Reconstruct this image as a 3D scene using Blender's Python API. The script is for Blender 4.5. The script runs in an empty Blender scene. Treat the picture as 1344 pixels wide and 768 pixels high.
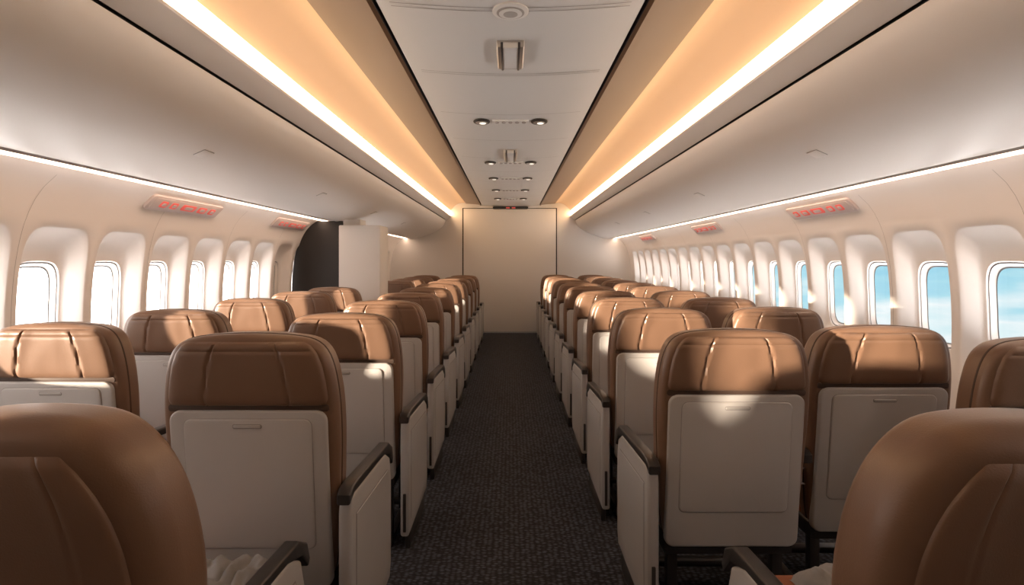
import bpy, bmesh, math, random
from mathutils import Vector, noise, Matrix
random.seed(4)
sc = bpy.context.scene
F_PX = 773.0
H = 1.40
Y0, Y1 = -0.62, 11.4

# ---------------------------------------------------------------- materials
def mat(name, col, rough=0.5, metal=0.0, bump=0.0, bscale=200.0, var=0.0, vscale=8.0, emis=None, estr=0.0, coat=0.0, spec=0.5):
    m = bpy.data.materials.new(name); m.use_nodes = True
    nt = m.node_tree; b = nt.nodes['Principled BSDF']
    b.inputs['Base Color'].default_value = (*col, 1)
    b.inputs['Roughness'].default_value = rough
    b.inputs['Metallic'].default_value = metal
    b.inputs['Specular IOR Level'].default_value = spec
    if coat: b.inputs['Coat Weight'].default_value = coat
    tc = nt.nodes.new('ShaderNodeTexCoord')
    if var > 0:
        n = nt.nodes.new('ShaderNodeTexNoise'); n.inputs['Scale'].default_value = vscale
        n.inputs['Detail'].default_value = 4
        nt.links.new(tc.outputs['Object'], n.inputs['Vector'])
        mx = nt.nodes.new('ShaderNodeMix'); mx.data_type = 'RGBA'
        mx.inputs[6].default_value = (*[c*(1-var) for c in col], 1)
        mx.inputs[7].default_value = (*[min(1, c*(1+var)) for c in col], 1)
        nt.links.new(n.outputs['Fac'], mx.inputs[0])
        nt.links.new(mx.outputs[2], b.inputs['Base Color'])
    if bump > 0:
        n2 = nt.nodes.new('ShaderNodeTexNoise'); n2.inputs['Scale'].default_value = bscale
        n2.inputs['Detail'].default_value = 3
        nt.links.new(tc.outputs['Object'], n2.inputs['Vector'])
        bp = nt.nodes.new('ShaderNodeBump'); bp.inputs['Strength'].default_value = bump
        bp.inputs['Distance'].default_value = 0.002
        nt.links.new(n2.outputs['Fac'], bp.inputs['Height'])
        nt.links.new(bp.outputs['Normal'], b.inputs['Normal'])
    if emis:
        b.inputs['Emission Color'].default_value = (*emis, 1)
        b.inputs['Emission Strength'].default_value = estr
    return m

M_LEATHER = mat('leather_brown', (0.178,0.106,0.070), 0.36, bump=0.2, bscale=260, var=0.10, vscale=5)
M_LEATHER_D = mat('leather_seam', (0.06,0.036,0.026), 0.6)
M_SHELL = mat('seat_shell_plastic', (0.43,0.425,0.425), 0.42, var=0.03)
M_TRAY = mat('tray_plastic', (0.45,0.445,0.445), 0.4, var=0.03)
M_GAP = mat('dark_gap', (0.02,0.018,0.018), 0.7)
M_TGAP = mat('tray_gap', (0.25,0.24,0.235), 0.7)
M_METAL = mat('dark_metal', (0.06,0.057,0.06), 0.35, metal=0.6)
M_CONSOLE = mat('console_plastic', (0.35,0.345,0.35), 0.45, var=0.03)
M_RUST = mat('cushion_rust', (0.28,0.10,0.05), 0.7, bump=0.3, bscale=400, var=0.15)
M_WALL = mat('sidewall_lining', (0.81,0.775,0.755), 0.5, var=0.015, vscale=2)
M_WGREY = mat('window_gasket', (0.22,0.23,0.25), 0.5)
M_SUN_BLOCK = mat('window_sun_block', (0.60,0.58,0.57), 0.6)  # closed covers added over some left windows to block the sun
M_BIN = mat('bin_plastic', (0.82,0.79,0.77), 0.36, var=0.012, vscale=1.5)
M_CEIL = mat('ceiling_plastic', (0.55,0.545,0.54), 0.35, var=0.012, vscale=1.5)
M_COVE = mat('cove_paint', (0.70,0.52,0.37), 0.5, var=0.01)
M_COVE_DIM = mat('cove_inner_shading', (0.215,0.15,0.11), 0.4, var=0.01)  # weaker light on the inner cove, painted in as darker brown
M_SEAM = mat('panel_seam', (0.30,0.28,0.27), 0.6)
M_GOLD = mat('trim_bronze', (0.16,0.085,0.045), 0.35, metal=0.5)
M_STRIP = mat('cove_led', (1,0.8,0.6), 0.5, emis=(1.0,0.66,0.37), estr=9.5)
M_WASH = mat('wash_led', (1,0.9,0.85), 0.5, emis=(1.0,0.70,0.50), estr=8.0)
M_BULK = mat('bulkhead_laminate', (0.70,0.68,0.665), 0.45, var=0.012, vscale=2)
M_REAR = mat('rear_light_block', (0.22,0.19,0.18), 0.9, var=0.1)
M_BLACK = mat('black_panel', (0.018,0.016,0.016), 0.5)
M_CHROME = mat('satin_metal', (0.45,0.43,0.42), 0.3, metal=0.8)
M_RED = mat('red_sign', (0.55,0.11,0.10), 0.5, emis=(1,0.12,0.10), estr=0.25)
M_SIGN = mat('sign_housing', (0.55,0.47,0.455), 0.35)
M_FABRIC = mat('grey_fabric', (0.25,0.255,0.27), 0.9, bump=0.5, bscale=500, var=0.15, vscale=12)
M_LENS = mat('lamp_lens', (0.9,0.9,0.85), 0.3, emis=(1,0.95,0.85), estr=0.8)

# carpet
M_CARPET = mat('carpet_navy', (0.022,0.020,0.026), 0.95)
nt = M_CARPET.node_tree; b = nt.nodes['Principled BSDF']; tc = nt.nodes.new('ShaderNodeTexCoord')
mp = nt.nodes.new('ShaderNodeMapping'); mp.inputs['Scale'].default_value = (38,60,38)
w = nt.nodes.new('ShaderNodeTexVoronoi'); w.inputs['Scale'].default_value = 1.0; w.inputs['Randomness'].default_value = 0.45
nt.links.new(tc.outputs['Object'], mp.inputs[0]); nt.links.new(mp.outputs[0], w.inputs['Vector'])
cr = nt.nodes.new('ShaderNodeValToRGB')
cr.color_ramp.elements[0].position = 0.12; cr.color_ramp.elements[0].color = (0.070,0.078,0.105,1)
cr.color_ramp.elements[1].position = 0.55; cr.color_ramp.elements[1].color = (0.004,0.005,0.009,1)
nt.links.new(w.outputs['Distance'], cr.inputs[0]); nt.links.new(cr.outputs[0], b.inputs['Base Color'])
bp = nt.nodes.new('ShaderNodeBump'); bp.inputs['Strength'].default_value = 0.8; bp.inputs['Distance'].default_value = 0.004
bp.invert = True
nt.links.new(w.outputs['Distance'], bp.inputs['Height']); nt.links.new(bp.outputs[0], b.inputs['Normal'])

# pane
M_PANE = bpy.data.materials.new('window_acrylic'); M_PANE.use_nodes = True
nt = M_PANE.node_tree; nt.nodes.clear()
o = nt.nodes.new('ShaderNodeOutputMaterial'); mx = nt.nodes.new('ShaderNodeMixShader')
t = nt.nodes.new('ShaderNodeBsdfTransparent'); g = nt.nodes.new('ShaderNodeBsdfGlossy'); g.inputs['Roughness'].default_value = 0.05
mx.inputs[0].default_value = 0.04
nt.links.new(t.outputs[0], mx.inputs[1]); nt.links.new(g.outputs[0], mx.inputs[2]); nt.links.new(mx.outputs[0], o.inputs[0])

# ---------------------------------------------------------------- mesh builder
class MB:
    def __init__(s): s.v=[]; s.f=[]; s.m=[]; s.mats=[]
    def mi(s, m):
        if m not in s.mats: s.mats.append(m)
        return s.mats.index(m)
    def add(s, verts, faces, m):
        o=len(s.v); k=s.mi(m)
        s.v += [tuple(v) for v in verts]
        for f in faces: s.f.append(tuple(o+i for i in f)); s.m.append(k)
    def mesh(s, name, smooth=True, angle=35):
        me=bpy.data.meshes.new(name); me.from_pydata(s.v,[],s.f)
        for m in s.mats: me.materials.append(m)
        me.polygons.foreach_set('material_index', s.m)
        bm=bmesh.new(); bm.from_mesh(me); bmesh.ops.remove_doubles(bm, verts=bm.verts, dist=1e-5)
        bmesh.ops.recalc_face_normals(bm, faces=bm.faces)
        bm.to_mesh(me); bm.free()
        if smooth:
            me.polygons.foreach_set('use_smooth',[True]*len(me.polygons))
            me.set_sharp_from_angle(angle=math.radians(angle))
        me.update()
        return me
def obj(name, me, loc=(0,0,0), parent=None, scale=(1,1,1), rot=(0,0,0)):
    ob=bpy.data.objects.new(name, me); sc.collection.objects.link(ob)
    ob.location=loc; ob.scale=scale; ob.rotation_euler=rot
    if parent: ob.parent=parent
    return ob

def rrect(x0,x1,z0,z1,r,n=6):
    pts=[]
    for cx,cz,a0 in ((x1-r,z1-r,0),(x0+r,z1-r,90),(x0+r,z0+r,180),(x1-r,z0+r,270)):
        for i in range(n+1):
            a=math.radians(a0+90*i/n); pts.append((cx+r*math.cos(a),cz+r*math.sin(a)))
    return pts
def inset(pts,d):
    n=len(pts); out=[]
    for i in range(n):
        p0=Vector(pts[i-1]); p=Vector(pts[i]); p1=Vector(pts[(i+1)%n])
        e1=(p-p0); e2=(p1-p)
        if e1.length<1e-9: e1=e2
        if e2.length<1e-9: e2=e1
        e1.normalize(); e2.normalize()
        n1=Vector((-e1.y,e1.x)); n2=Vector((-e2.y,e2.x)); nn=(n1+n2)
        nn.normalize(); c=max(0.5,nn.dot(n1))
        out.append(tuple(p+nn*(d/c)))
    return out
def pillow(mb, pts, y0, y1, r, m, seg=4, fn=None, axis='y', rback=None):
    """closed outline (ccw) extruded y0->y1 with rounded edges"""
    rings=[]
    ra=r if rback is None else rback
    for i in range(seg+1):
        a=math.pi/2*i/seg
        rings.append((ra*(1-math.sin(a)), y0+ra*(1-math.cos(a))))
    for i in range(seg+1):
        a=math.pi/2*i/seg
        rings.append((r*(1-math.cos(a)), y1-r*(1-math.sin(a))))
    V=[];Fc=[];n=len(pts)
    for d,y in rings:
        q=inset(pts,d) if d>1e-6 else pts
        for (a,c) in q:
            p=(a,y,c) if axis=='y' else ((y,a,c) if axis=='x' else (a,c,y))
            V.append(fn(p) if fn else p)
    for k in range(len(rings)-1):
        for i in range(n):
            j=(i+1)%n
            Fc.append((k*n+i,k*n+j,(k+1)*n+j,(k+1)*n+i))
    Fc.append(tuple(range(n))[::-1]); Fc.append(tuple((len(rings)-1)*n+i for i in range(n)))
    mb.add(V,Fc,m)
def box(mb,x0,x1,y0,y1,z0,z1,m,r=0.004,fn=None,seg=2):
    pillow(mb, rrect(x0,x1,z0,z1,max(r*1.5,0.001),3), y0,y1,r,m,seg,fn)
def disc(mb, c, r1, r2, h, m, n=24):
    V=[];
    for k,(s,z) in enumerate(((1,0),(1,-h*0.6),(0.9,-h))):
        for i in range(n):
            a=2*math.pi*i/n; V.append((c[0]+r1*s*math.cos(a), c[1]+r2*s*math.sin(a), c[2]+z))
    Fc=[]
    for k in range(2):
        for i in range(n):
            j=(i+1)%n; Fc.append((k*n+i,k*n+j,(k+1)*n+j,(k+1)*n+i))
    Fc.append(tuple(2*n+i for i in range(n)))
    mb.add(V,Fc,m)

# ---------------------------------------------------------------- seat
HW_N=[(0.30,0.235),(0.36,0.235),(0.42,0.25),(0.55,0.262),(0.70,0.270),(0.82,0.275),(0.90,0.275),(0.96,0.272),(1.01,0.266),(1.055,0.257),(1.092,0.243),(1.118,0.222),(1.134,0.192),(1.142,0.15),(1.148,0.08),(1.150,0.0)]
HW_F=[(0.30,0.235),(0.36,0.235),(0.42,0.25),(0.55,0.268),(0.70,0.282),(0.82,0.284),(0.90,0.276),(0.96,0.264),(1.01,0.248),(1.055,0.226),(1.092,0.198),(1.118,0.170),(1.134,0.140),(1.143,0.105),(1.148,0.06),(1.150,0.0)]
def outline(P):
    R=[(h,z) for z,h in P[1:]]
    L=[(-x,z) for x,z in R[:-1]][::-1]
    pts=R+L; out=[]; n=len(pts)
    for i in range(n):
        a=pts[i]; c=pts[(i+1)%n]
        out.append((a[0]*.75+c[0]*.25,a[1]*.75+c[1]*.25)); out.append((a[0]*.25+c[0]*.75,a[1]*.25+c[1]*.75))
    return out
def hw_at(P,z):
    for (z0,h0),(z1,h1) in zip(P,P[1:]):
        if z<=z1: return h0+(h1-h0)*(z-z0)/(z1-z0)
    return 0.02
def tilt(p):
    x,y,z=p
    return (x, y-(z-1.15)*0.11, z)

def make_seat(name, sides, console_side=0, full=False):
    mb=MB()
    P=HW_F if full else HW_N
    pillow(mb,outline(P),0.0,0.17 if full else 0.135,0.045,M_LEATHER,7,tilt,rback=0.065 if full else 0.028)
    # stitched piping round the side of the back
    if not full:
        o2=outline(P); o3=inset(o2,-0.0025)
        n=len(o2); V=[]; 
        for yy,oo in ((0.040,o2),(0.0425,o3),(0.0475,o3),(0.050,o2)):
            V+=[tilt((a,yy,c)) for a,c in inset(oo,0.0006)]
        mb.add(V,[(k*n+i,k*n+(i+1)%n,(k+1)*n+(i+1)%n,(k+1)*n+i) for k in range(3) for i in range(n)],M_LEATHER_D)
    zb=0.928 if not full else 0.50
    zt=1.128 if not full else 1.085
    ins=0.024 if not full else 0.060
    nu,nv=72,36
    V=[];Fc=[]
    us=(-0.50,0.50) if not full else (-0.62,0.62)
    for j in range(nv+1):
        v=j/nv; z=zb+(zt-zb)*v
        w=hw_at(P,z)-ins
        cz=min(z-zb,0.03)/0.03
        w-=0.02*(1-math.sqrt(max(0,1-(1-cz)**2)))
        if full: w=max(0.03,w*(1-0.25*v**6))
        for i in range(nu+1):
            u=-1+2*i/nu
            uu=math.sin(u*math.pi/2)*0.45+u*0.55
            x=uu*w
            e=max(0,(1-abs(uu)**10)*(1-abs(2*v-1)**8))
            d=(0.022 if not full else 0.016)*e**0.45
            for s in us:
                lean=s+(0.07 if s>0 else -0.07)*(0.5-v)
                d-=(0.0065 if not full else 0.003)*math.exp(-((uu-lean)/0.020)**2)*min(1,e*3)
                d+=0.003*math.exp(-((uu-lean)/0.13)**2)*min(1,e*2)
            if not full:
                d-=0.0035*math.exp(-((v-0.86)/0.022)**2)*min(1,e*2)
            d+=0.0014*noise.noise(Vector((x*14,z*10,3.0)))*min(1,e*2)
            V.append(tilt((x,0.002-d,z)))
    for j in range(nv):
        for i in range(nu):
            a=j*(nu+1)+i; Fc.append((a,a+1,a+nu+2,a+nu+1))
    mb.add(V,Fc,M_LEATHER)
    if not full:
        pillow(mb,rrect(-0.25,0.25,0.912,0.934,0.008,3),-0.003,0.01,0.002,M_LEATHER_D,2,tilt)
        pillow(mb,rrect(-0.245,0.245,0.34,0.917,0.035,6),-0.014,0.02,0.008,M_SHELL,3,tilt)
        pillow(mb,rrect(-0.200,0.200,0.475,0.893,0.024,6),-0.0148,0.0,0.001,M_TGAP,2,tilt)
        pillow(mb,rrect(-0.1985,0.1985,0.4765,0.8915,0.023,6),-0.019,0.0,0.005,M_TRAY,3,tilt)
        pillow(mb,rrect(-0.046,0.046,0.862,0.877,0.006,4),-0.0195,-0.016,0.001,M_TGAP,1,tilt)
        pillow(mb,rrect(-0.043,0.043,0.8645,0.8745,0.004,4),-0.0225,-0.016,0.002,M_SHELL,2,tilt)
    if full:
        pillow(mb,rrect(-0.25,0.25,0.36,0.505,0.05,5),0.18,0.735,0.045,M_RUST,4)
    else:
        pillow(mb,rrect(-0.25,0.25,0.36,0.475,0.045,5),0.14,0.64,0.045,M_RUST,4)
    box(mb,-0.24,0.24,0.10,0.60,0.30,0.37,M_METAL,0.008)
    for lx in (-0.20,0.20):
        box(mb,lx-0.02,lx+0.02,0.14,0.18,0.0,0.32,M_METAL,0.004)
        box(mb,lx-0.02,lx+0.02,0.50,0.54,0.0,0.32,M_METAL,0.004)
        box(mb,lx-0.018,lx+0.018,0.10,0.60,0.0,0.03,M_METAL,0.004)
    box(mb,-0.22,0.22,0.47,0.52,0.06,0.09,M_METAL,0.008)
    for sd in sides:
        x0,x1=(0.280,0.322) if sd>0 else (-0.322,-0.280)
        if full: x0,x1=(x0+0.006,x1+0.006) if sd>0 else (x0-0.006,x1-0.006)
        if sd==console_side:
            out=[(0.015,0.10),(0.60,0.10),(0.63,0.16),(0.63,0.50),(0.60,0.585),(0.52,0.625),(0.06,0.655),(0.03,0.645),(0.015,0.60)]
            pillow(mb,out,x0,x1,0.012,M_CONSOLE,3,axis='x')
            xs=(x0-0.0006) if sd<0 else (x1-0.002)
            pillow(mb,[(0.07,0.16),(0.57,0.16),(0.58,0.50),(0.55,0.555),(0.07,0.585)],xs,xs+0.0026,0.0005,M_TGAP,1,axis='x')
            xs2=(x0-0.0025) if sd<0 else (x1-0.001)
            pillow(mb,[(0.074,0.164),(0.566,0.164),(0.575,0.498),(0.547,0.550),(0.074,0.580)],xs2,xs2+0.0035,0.0012,M_CONSOLE,1,axis='x')
            box(mb,x0+0.008,x1-0.008,0.10,0.56,0.0,0.10,M_METAL,0.004)
            box(mb,x0+0.014,x1-0.014,0.009,0.02,0.12,0.30,M_METAL,0.002)
        else:
            box(mb,x0+0.012,x1-0.012,0.10,0.16,0.34,0.64,M_METAL,0.006)
            box(mb,x0+0.012,x1-0.012,0.05,0.60,0.54,0.60,M_CONSOLE,0.008)
        cap=[(0.0,0.635),(0.05,0.652),(0.50,0.626),(0.60,0.595),(0.655,0.54),(0.668,0.56),(0.645,0.615),(0.58,0.650),(0.10,0.682),(0.03,0.680),(0.0,0.665)]
        pillow(mb,cap,x0-0.001,x1+0.001,0.007,M_METAL,3,axis='x')
    return mb.mesh(name)

ME = {
 'L1': make_seat('seat_mesh_left_aisle',(1,),1),
 'R1': make_seat('seat_mesh_right_aisle',(-1,),-1),
 'W':  make_seat('seat_mesh_window',(-1,1),0),
 'L1f': make_seat('seat_mesh_left_aisle_padded',(1,),1,True),
 'R1f': make_seat('seat_mesh_right_aisle_padded',(-1,),-1,True),
}
def seat(kind,x,d,top=1.15,sx=1.0):
    return obj('passenger_seat',ME[kind],(x,d,0),scale=(sx,1,top/1.15))
seat('L1f',-0.905,1.03,1.120)
seat('R1f',0.925,1.00,1.118)
seat('L1',-0.815,1.81,1.172)
for d in [2.76,3.66,4.56,5.46,6.36,7.26,8.16,9.06,9.96]:
    seat('L1',-0.80,d)
for d in [2.10,3.06,3.95,4.85,5.75,6.65,7.55,8.45,9.35,10.25]:
    seat('R1',0.815 if d==2.10 else 0.80,d)
for x,d in [(-1.83,2.33),(-1.72,2.98),(-1.72,3.87),(-1.70,4.75),(-1.68,5.52)]:
    seat('W',x,d)
for d in [7.26,8.16,9.06,9.96]:
    seat('W',-1.44,d)
for x,d in [(1.78,1.86),(1.42,2.22),(1.42,3.12),(1.42,3.95),(1.42,4.85),(1.42,5.75),(1.42,6.65),(1.42,7.55),(1.42,8.45),(1.42,9.35),(1.42,10.25)]:
    seat('W',x,d)

# ---------------------------------------------------------------- extruded profile sheets
def sheet(name, prof, m, side=1, y0=Y0, y1=Y1, ny=1, smooth=True, angle=40):
    mb=MB(); V=[];Fc=[]
    n=len(prof)
    for k in range(ny+1):
        y=y0+(y1-y0)*k/ny
        for x,z in prof: V.append((side*x,y,z+H))
    for k in range(ny):
        for i in range(n-1):
            a=k*n+i; Fc.append((a,a+1,a+n+1,a+n))
    mb.add(V,Fc,m)
    return mb.mesh(name,smooth,angle)
def cr_spline(P,seg=5):
    out=[]
    n=len(P)
    for i in range(n-1):
        p0=P[max(0,i-1)];p1=P[i];p2=P[i+1];p3=P[min(n-1,i+2)]
        for k in range(seg):
            t=k/seg
            f=lambda a,b,c,d:0.5*((2*b)+(-a+c)*t+(2*a-5*b+4*c-d)*t*t+(-a+3*b-3*c+d)*t**3)
            out.append((f(p0[0],p1[0],p2[0],p3[0]),f(p0[1],p1[1],p2[1],p3[1])))
    out.append(P[-1]); return out

BIN=cr_spline([(1.255,0.780),(1.272,0.725),(1.32,0.655),(1.41,0.585),(1.54,0.520),(1.70,0.465),(1.84,0.425),(1.89,0.423),(1.91,0.44)],5)
CENT=[(x/10*0.553, 1.040+0.030*(x/10)**2) for x in range(-10,11)]
obj('ceiling',sheet('ceiling',CENT,M_CEIL,1))
COVE=cr_spline([(0.865,1.112),(0.93,1.118),(1.01,1.100),(1.09,1.048),(1.165,0.965)],6)
for nm,s in (('left',-1),('right',1)):
    obj('ceiling_groove_'+nm, sheet('g',[(0.553,1.070),(0.553,1.12),(0.570,1.12),(0.570,1.068)],M_GAP,s,smooth=False))
    obj('trim_ceiling_'+nm, sheet('g',[(0.570,1.068),(0.588,1.060),(0.592,1.078)],M_GOLD,s,smooth=False))
    obj('ceiling_cove_inner_'+nm, sheet('g',[(0.592,1.078),(0.70,1.092),(0.80,1.098),(0.860,1.100),(0.865,1.112)],M_COVE_DIM,s))
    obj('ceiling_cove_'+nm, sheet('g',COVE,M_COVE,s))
    obj('cove_light_'+nm, sheet('g',[(1.165,0.965),(1.166,0.935),(1.158,0.872),(1.150,0.862)],M_STRIP,s))
    obj('ceiling_valance_'+nm, sheet('g',[(1.150,0.862),(1.152,0.850),(1.185,0.822),(1.225,0.795),(1.245,0.788)],M_BIN,s))
    obj('bin_groove_'+nm, sheet('g',[(1.245,0.788),(1.262,0.81),(1.272,0.80),(1.255,0.780)],M_GAP,s,smooth=False))
    obj('overhead_bin_'+nm, sheet('g',BIN,M_BIN,s))
    obj('bin_lower_groove_'+nm, sheet('g',[(1.91,0.44),(1.93,0.49),(1.97,0.48),(1.972,0.445)],M_GAP,s,smooth=False))
    obj('trim_wash_'+nm, sheet('g',[(1.972,0.445),(1.982,0.430),(1.992,0.432)],M_BIN,s,smooth=False))
    obj('wall_wash_light_'+nm, sheet('g',[(1.992,0.432),(2.02,0.440),(2.065,0.432)],M_WASH,s,smooth=False))

def prof_strip(prof,y,wd,off,side,m,mb):
    V=[];n=len(prof)
    nr=[]
    for i in range(n):
        a=Vector(prof[max(0,i-1)]);c=Vector(prof[min(n-1,i+1)]);t=(c-a).normalized()
        nr.append((t.y,-t.x))
    for yy in (y-wd/2,y+wd/2):
        for (x,z),(nx,nz) in zip(prof,nr): V.append((side*(x+nx*off),yy,z+nz*off+H))
    mb.add(V,[(i,i+1,n+i+1,n+i) for i in range(n-1)],m)
mb=MB()
CS=CENT[1:-1]
for y in (2.42,2.455,3.28,4.20,5.1,6.0,6.9,7.8,8.7,9.6,10.5):
    for d in ((0,0.03) if y==3.28 else (0,)):
        prof_strip(CS,y+d,0.006,0.0015,1,M_SEAM,mb)
obj('ceiling_panel_seams',mb.mesh('ceil_seams'))
def bin_pt(xq):
    for a,c in zip(BIN,BIN[1:]):
        if a[0]<=xq<=c[0]:
            t=(xq-a[0])/(c[0]-a[0]); return (xq,a[1]+t*(c[1]-a[1])), math.atan2(c[1]-a[1],c[0]-a[0])
for s in (-1,1):
    for y in (1.1,2.92,4.74,6.56,8.38):
        (px,pz),an=bin_pt(1.52)
        m2=MB()
        pillow(m2,rrect(-0.032,0.032,-0.05,0.05,0.008,3),-0.002,0.003,0.001,M_SEAM,2,axis='z')
        pillow(m2,rrect(-0.0305,0.0305,-0.0485,0.0485,0.007,3),-0.0035,0.003,0.0015,M_BIN,2,axis='z')
        obj('bin_latch',m2.mesh('latch'),(s*px,y,pz+H),rot=(0,-an*s,0))

# ---------------------------------------------------------------- side walls
WP=cr_spline([(2.065,0.432),(2.12,0.400),(2.20,0.32),(2.262,0.20),(2.30,0.06),(2.325,-0.12),(2.335,-0.35),(2.325,-0.65),(2.28,-1.0),(2.22,-1.25),(2.18,-1.40)],6)
def wall_x(z):
    if z>=WP[0][1]: return WP[0][0]
    for a,c in zip(WP,WP[1:]):
        if c[1]<=z<=a[1]+1e-9:
            t=(z-a[1])/(c[1]-a[1]); return a[0]+t*(c[0]-a[0])
    return WP[-1][0]
ZT=0.215; ZB=-0.70
def make_wall(side,phase,name,closed):
    mb=MB()
    def P(y,z,d): return (side*(wall_x(z)+d),y,z+H)
    for za,zb,nz in ((0.432,ZT,10),(ZB,-1.40,14)):
        V=[];Fc=[]
        for k in range(nz+1):
            z=za+(zb-za)*k/nz
            V.append(P(Y0,z,0)); V.append(P(Y1,z,0))
        for k in range(nz): Fc.append((2*k,2*k+1,2*k+3,2*k+2))
        mb.add(V,Fc,M_WALL)
    ys=[];y=phase
    while y-0.25>Y0: y-=0.5
    y+=0.5
    while y+0.25<=Y1: ys.append(y); y+=0.5
    for a,c in ((Y0,ys[0]-0.25),(ys[-1]+0.25,Y1)):
        if c-a>1e-4:
            V=[];Fc=[];nz=16
            for k in range(nz+1):
                z=ZT+(ZB-ZT)*k/nz; V.append(P(a,z,0)); V.append(P(c,z,0))
            for k in range(nz): Fc.append((2*k,2*k+1,2*k+3,2*k+2))
            mb.add(V,Fc,M_WALL)
    zc=(ZT+ZB)/2; hh=(ZT-ZB)/2
    n=16
    sq=[]
    for i in range(n): sq.append((1,-1+2*i/n))
    for i in range(n): sq.append((1-2*i/n,1))
    for i in range(n): sq.append((-1,1-2*i/n))
    for i in range(n): sq.append((-1+2*i/n,-1))
    rings=[(0.25,hh,zc,None,0,M_WALL),(0.222,0.405,-0.235,6,0.0,M_WALL),(0.216,0.398,-0.235,5.5,0.006,M_WALL),(0.208,0.388,-0.236,5,0.022,M_WALL),
           (0.182,0.335,-0.240,4.5,0.072,M_WALL),(0.172,0.285,-0.248,4.2,0.090,M_WALL),(0.160,0.247,-0.250,4,0.094,M_WALL),
           (0.157,0.242,-0.250,4,0.104,M_WALL),(0.152,0.235,-0.250,4,0.104,M_WGREY),(0.148,0.231,-0.250,4,0.112,M_WALL),(0.139,0.221,-0.250,4,0.128,M_WALL),(0.133,0.213,-0.25,4,0.129,M_WGREY)]
    wm=MB()
    N=len(sq)
    for yc in ys:
        V=[]
        for (a,c,cz,e,d,m) in rings:
            for (u,v) in sq:
                if e:
                    s=(abs(u)**e+abs(v)**e)**(1/e); uu,vv=u/s,v/s
                else: uu,vv=u,v
                V.append(P(yc+uu*a,cz+vv*c,d))
        for k in range(len(rings)-1):
            Fc=[(i,(i+1)%N,N+(i+1)%N,N+i) for i in range(N)]
            mb.add(V[k*N:(k+2)*N],Fc,rings[k+1][5])
        if closed(yc):
            wm.add(V[-N:],[tuple(range(N))],M_SUN_BLOCK)
            zz=-0.43
            xx=wall_x(zz)+0.120
            bx=[(side*xx,yc-0.04,zz+H),(side*xx,yc+0.04,zz+H),(side*xx,yc+0.04,zz+H-0.012),(side*xx,yc-0.04,zz+H-0.012)]
            wm.add(bx,[(0,1,2,3)],M_WGREY)
        else:
            wm.add(V[-N:],[tuple(range(N))],M_PANE)
    obj(name,mb.mesh(name,True,50))
    obj('window_panes_'+name.split('_')[1],wm.mesh('panes',False))
    sm=MB()
    for i,yc in enumerate(ys):
        if i%2==0:
            V=[];zs=[0.40-1.7*k/30 for k in range(31)]
            for yy in (yc-0.251,yc-0.249):
                for z in zs: V.append(P(yy,z,-0.001))
            sm.add(V,[(k,k+1,31+k+1,31+k) for k in range(30)],M_SEAM)
    obj('trim_sidewall_'+name.split('_')[1],sm.mesh('wseam',False))
make_wall(-1,3.0,'wall_left',lambda y: y<0.3 or 0.8<y<1.2 or 5.8<y<6.3 or y>8.4); make_wall(1,2.84,'wall_right',lambda y:False)  # left windows closed here to keep sun off seats, partition and bulkhead

# floor, bulkheads
mb=MB(); mb.add([(-2.3,Y0,0),(2.3,Y0,0),(2.3,Y1,0),(-2.3,Y1,0)],[(0,1,2,3)],M_CARPET); obj('floor',mb.mesh('floor',False))
mb=MB(); box(mb,-2.6,2.6,Y0-0.05,Y0,-0.02,2.7,M_REAR); obj('wall_rear_light_block',mb.mesh('wr'))  # unseen wall, darkened and set close to block light from behind
mb=MB(); box(mb,-2.6,2.6,Y1,Y1+0.05,-0.02,2.7,M_BULK); obj('wall_front',mb.mesh('wf'))
mb=MB()
box(mb,-0.930,0.900,Y1-0.012,Y1+0.004,0.01,2.415,M_GAP,0.001)
box(mb,-0.908,0.878,Y1-0.022,Y1,0.02,2.402,M_BULK,0.004)
obj('door_1',mb.mesh('door'))
mb=MB()
box(mb,-2.2,-0.94,Y1-0.012,Y1,0.0,0.09,M_METAL,0.002); box(mb,0.91,2.2,Y1-0.012,Y1,0,0.09,M_METAL,0.002)
obj('baseboard_front',mb.mesh('bb'))
mb=MB()
pillow(mb,rrect(-0.34,0.34,2.39,2.44,0.022,5),Y1-0.09,Y1-0.02,0.008,M_BLACK,3)
for x in (-0.05,0.06):
    pillow(mb,rrect(x-0.035,x+0.035,2.40,2.425,0.008,4),Y1-0.095,Y1-0.085,0.002,M_RED,2)
obj('exit_sign',mb.mesh('exit'))

# closet partition on the left
mb=MB()
zs=[-1.40+ (0.425+1.40)*k/24 for k in range(25)]
out=[(-1.80,0.0)]+[(-1.80,H+0.425)]+[(-min(wall_x(z)+0.02,2.36),H+z) for z in zs[::-1]]
pillow(mb,out,6.34,6.38,0.003,M_BLACK,1)
obj('closet_panel',mb.mesh('closet_panel',True,30))
mb=MB()
box(mb,-1.82,-1.38,6.24,6.64,0.0,H+0.375,M_BULK,0.008)
box(mb,-1.80,-1.40,6.232,6.241,0.01,0.09,M_METAL,0.002)
box(mb,-1.80,-1.62,6.34,6.60,H+0.36,H+0.445,M_BULK,0.002)
obj('closet_partition',mb.mesh('closet',True,30))

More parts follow.
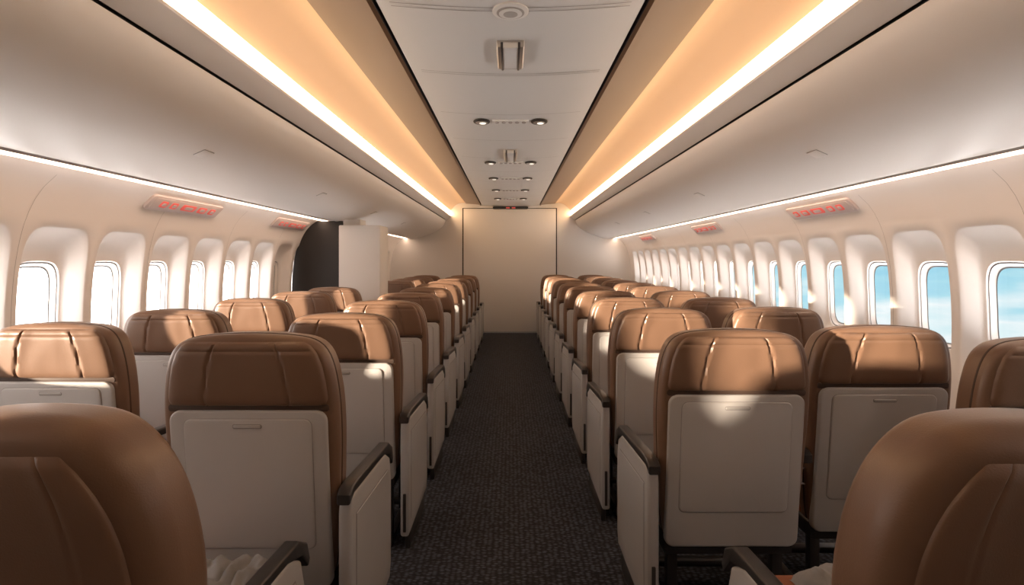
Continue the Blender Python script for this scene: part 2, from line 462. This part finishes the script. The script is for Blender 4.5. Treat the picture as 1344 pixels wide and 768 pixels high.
def psu(side,y):
    mb=MB()
    pillow(mb,rrect(-0.42,0.42,-0.055,0.055,0.02,4),-0.010,0.012,0.005,M_SIGN,3,axis='z')
    pillow(mb,rrect(-0.39,0.39,-0.042,0.042,0.015,4),-0.0125,-0.008,0.001,M_SIGN,2,axis='z')
    for cx,w in ((-0.28,0.035),(-0.17,0.035),(0.0,0.08),(0.17,0.05),(0.30,0.035)):
        pillow(mb,rrect(cx-w,cx+w,-0.024,0.024,0.012,4),-0.016,-0.011,0.001,M_RED,2,axis='z')
        pillow(mb,rrect(cx-w*0.55,cx+w*0.55,-0.012,0.012,0.008,4),-0.018,-0.014,0.001,M_SIGN,2,axis='z')
    z=0.362; x=wall_x(z)
    ob=obj('seatbelt_sign',mb.mesh('psu'))
    t=Vector((side*0.08,0,-0.08)).normalized()
    xd=Vector((0,1,0)); nrm=xd.cross(t)
    if nrm.x*side<0: nrm=-nrm
    yd=nrm.cross(xd)
    R=Matrix((xd,yd,nrm)).transposed().to_4x4()
    R.translation=Vector((side*(x-0.006),y,z+H-0.006))
    ob.matrix_world=R
for s,yy in ((-1,(3.93,5.8,8.9)),(1,(4.12,6.5,9.3))):
    for y in yy: psu(s,y)

# ceiling fittings
def cz(x): return H+1.040+0.030*(x/0.553)**2
mb=MB(); disc(mb,(0,0,0),0.075,0.085,0.010,M_CEIL); disc(mb,(0,0,-0.009),0.058,0.062,0.004,M_SEAM); disc(mb,(0,0,-0.0125),0.048,0.052,0.004,M_CEIL)
disc(mb,(0,0,-0.016),0.03,0.03,0.003,M_SEAM)
obj('speaker_grille',mb.mesh('spk'),(0,2.45,cz(0)))
def vent(y,w=0.07,l=0.20):
    mb=MB()
    box(mb,-w,w,-l/2,l/2,-0.035,0.01,M_CHROME,0.006)
    box(mb,-w*0.55,w*0.55,-l/2-0.004,l/2-0.02,-0.038,-0.01,M_CEIL,0.004)
    for k in (-0.62,0.62): box(mb,w*k-0.006,w*k+0.006,-l/2-0.006,l/2,-0.041,-0.01,M_METAL,0.002)
    obj('air_vent',mb.mesh('vent'),(0,y,cz(0)))
vent(2.94,0.066,0.32); vent(5.75,0.06,0.5)
def cluster(y,s=1.0):
    mb=MB()
    for x in (-0.215,0.215):
        disc(mb,(x,0,0.0),0.062*s,0.085,0.012,M_BLACK)
        disc(mb,(x,0,-0.010),0.045*s,0.055,0.006,M_CHROME)
        disc(mb,(x+0.008,0.0,-0.015),0.024*s,0.028,0.005,M_LENS)
    for x in (-0.10,-0.05,0.0,0.05,0.10):
        disc(mb,(x,0,-0.008),0.016,0.03,0.006,M_SEAM,12)
    box(mb,-0.135,0.135,-0.05,0.05,-0.009,0.01,M_CEIL,0.003)
    obj('reading_light_panel',mb.mesh('rl'),(0,y,cz(0.12)))
for y in (4.4,6.25,7.45,8.7,9.9): cluster(y)

def blanket(x,y):
    mb=MB();n=40;V=[];Fc=[]
    for j in range(n+1):
        for i in range(n+1):
            u=-1+2*i/n;v=-1+2*j/n
            e=(max(0,1-abs(u)**4)*max(0,1-abs(v)**4))**0.4
            nz=noise.noise(Vector((u*2.3+x*5,v*3.1,1.3)))*0.03+abs(noise.noise(Vector((u*5+x,v*1.5+u*2,7.3))))*0.035
            V.append((u*0.14+0.01*noise.noise(Vector((v*3,x,0))),v*0.15,e*(0.065+nz)))
    for j in range(n):
        for i in range(n):
            a=j*(n+1)+i; Fc.append((a,a+1,a+n+2,a+n+1))
    mb.add(V,Fc,M_FABRIC); obj('folded_blanket',mb.mesh('blanket',True,80),(x,y,0.495))
blanket(0.93,1.52); blanket(-0.79,1.55)

# ---------------------------------------------------------------- world & sun
w=bpy.data.worlds.new('sky'); sc.world=w; w.use_nodes=True
nt=w.node_tree; nt.nodes.clear()
out=nt.nodes.new('ShaderNodeOutputWorld'); bg=nt.nodes.new('ShaderNodeBackground')
tc=nt.nodes.new('ShaderNodeTexCoord'); sp=nt.nodes.new('ShaderNodeSeparateXYZ')
nt.links.new(tc.outputs['Generated'],sp.inputs[0])
r=nt.nodes.new('ShaderNodeValToRGB'); mr=nt.nodes.new('ShaderNodeMapRange')
mr.inputs[1].default_value=-0.3; mr.inputs[2].default_value=0.3
nt.links.new(sp.outputs[2],mr.inputs[0])
mpn=nt.nodes.new('ShaderNodeMapping'); mpn.inputs['Scale'].default_value=(2,2,9)
nn=nt.nodes.new('ShaderNodeTexNoise'); nn.inputs['Scale'].default_value=3.0; nn.inputs['Detail'].default_value=6
nt.links.new(tc.outputs['Generated'],mpn.inputs[0]); nt.links.new(mpn.outputs[0],nn.inputs['Vector'])
ad=nt.nodes.new('ShaderNodeMath'); ad.operation='MULTIPLY_ADD'; ad.inputs[1].default_value=0.5
sb=nt.nodes.new('ShaderNodeMath'); sb.operation='SUBTRACT'; sb.inputs[1].default_value=0.25
nt.links.new(nn.outputs['Fac'],ad.inputs[0]); nt.links.new(mr.outputs[0],ad.inputs[2]); nt.links.new(ad.outputs[0],sb.inputs[0]); nt.links.new(sb.outputs[0],r.inputs[0])
el=r.color_ramp.elements
el[0].position=0.0; el[0].color=(0.24,0.60,0.68,1)
el[1].position=1.0; el[1].color=(0.14,0.44,0.68,1)
for p,c in ((0.2,(0.42,0.74,0.80,1)),(0.36,(0.82,0.90,0.92,1)),(0.46,(0.42,0.72,0.82,1)),(0.62,(0.20,0.55,0.76,1))):
    e=el.new(p); e.color=c
mx=nt.nodes.new('ShaderNodeMix'); mx.data_type='RGBA'
m2=nt.nodes.new('ShaderNodeMapRange'); m2.inputs[1].default_value=-0.25; m2.inputs[2].default_value=0.25
nt.links.new(sp.outputs[0],m2.inputs[0]); nt.links.new(m2.outputs[0],mx.inputs[0])
mx.inputs[6].default_value=(7.0,6.5,6.2,1); nt.links.new(r.outputs[0],mx.inputs[7])
# added glow below the horizon, out of view, to brighten bin and ceiling undersides
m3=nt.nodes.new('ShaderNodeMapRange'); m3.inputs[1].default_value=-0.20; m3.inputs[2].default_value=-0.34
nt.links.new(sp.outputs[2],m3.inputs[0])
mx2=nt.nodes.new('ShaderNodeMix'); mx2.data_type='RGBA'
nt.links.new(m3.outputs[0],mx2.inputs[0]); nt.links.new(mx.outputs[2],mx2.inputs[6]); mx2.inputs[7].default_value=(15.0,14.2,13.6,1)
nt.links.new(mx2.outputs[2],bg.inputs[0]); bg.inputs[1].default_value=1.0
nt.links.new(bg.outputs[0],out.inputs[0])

sd=bpy.data.lights.new('sun','SUN'); sd.energy=21.0; sd.angle=math.radians(1.3); sd.color=(1,0.80,0.60)
so=bpy.data.objects.new('sun',sd); sc.collection.objects.link(so)
dv=Vector((1.0,0.46,-0.046)).normalized()
so.rotation_euler=dv.to_track_quat('-Z','Y').to_euler(); so.location=(-8,-4,3)

# ---------------------------------------------------------------- camera
cd=bpy.data.cameras.new('camera'); co=bpy.data.objects.new('camera',cd); sc.collection.objects.link(co)
co.location=(0,0,H); co.rotation_euler=(math.pi/2,0,0)
cd.sensor_width=36; cd.lens=36*F_PX/1344; cd.shift_y=-42/1344; cd.shift_x=2/1344; cd.clip_start=0.02
sc.camera=co
sc.view_settings.view_transform='Standard'
sc.view_settings.look='None'
sc.view_settings.exposure=0.12
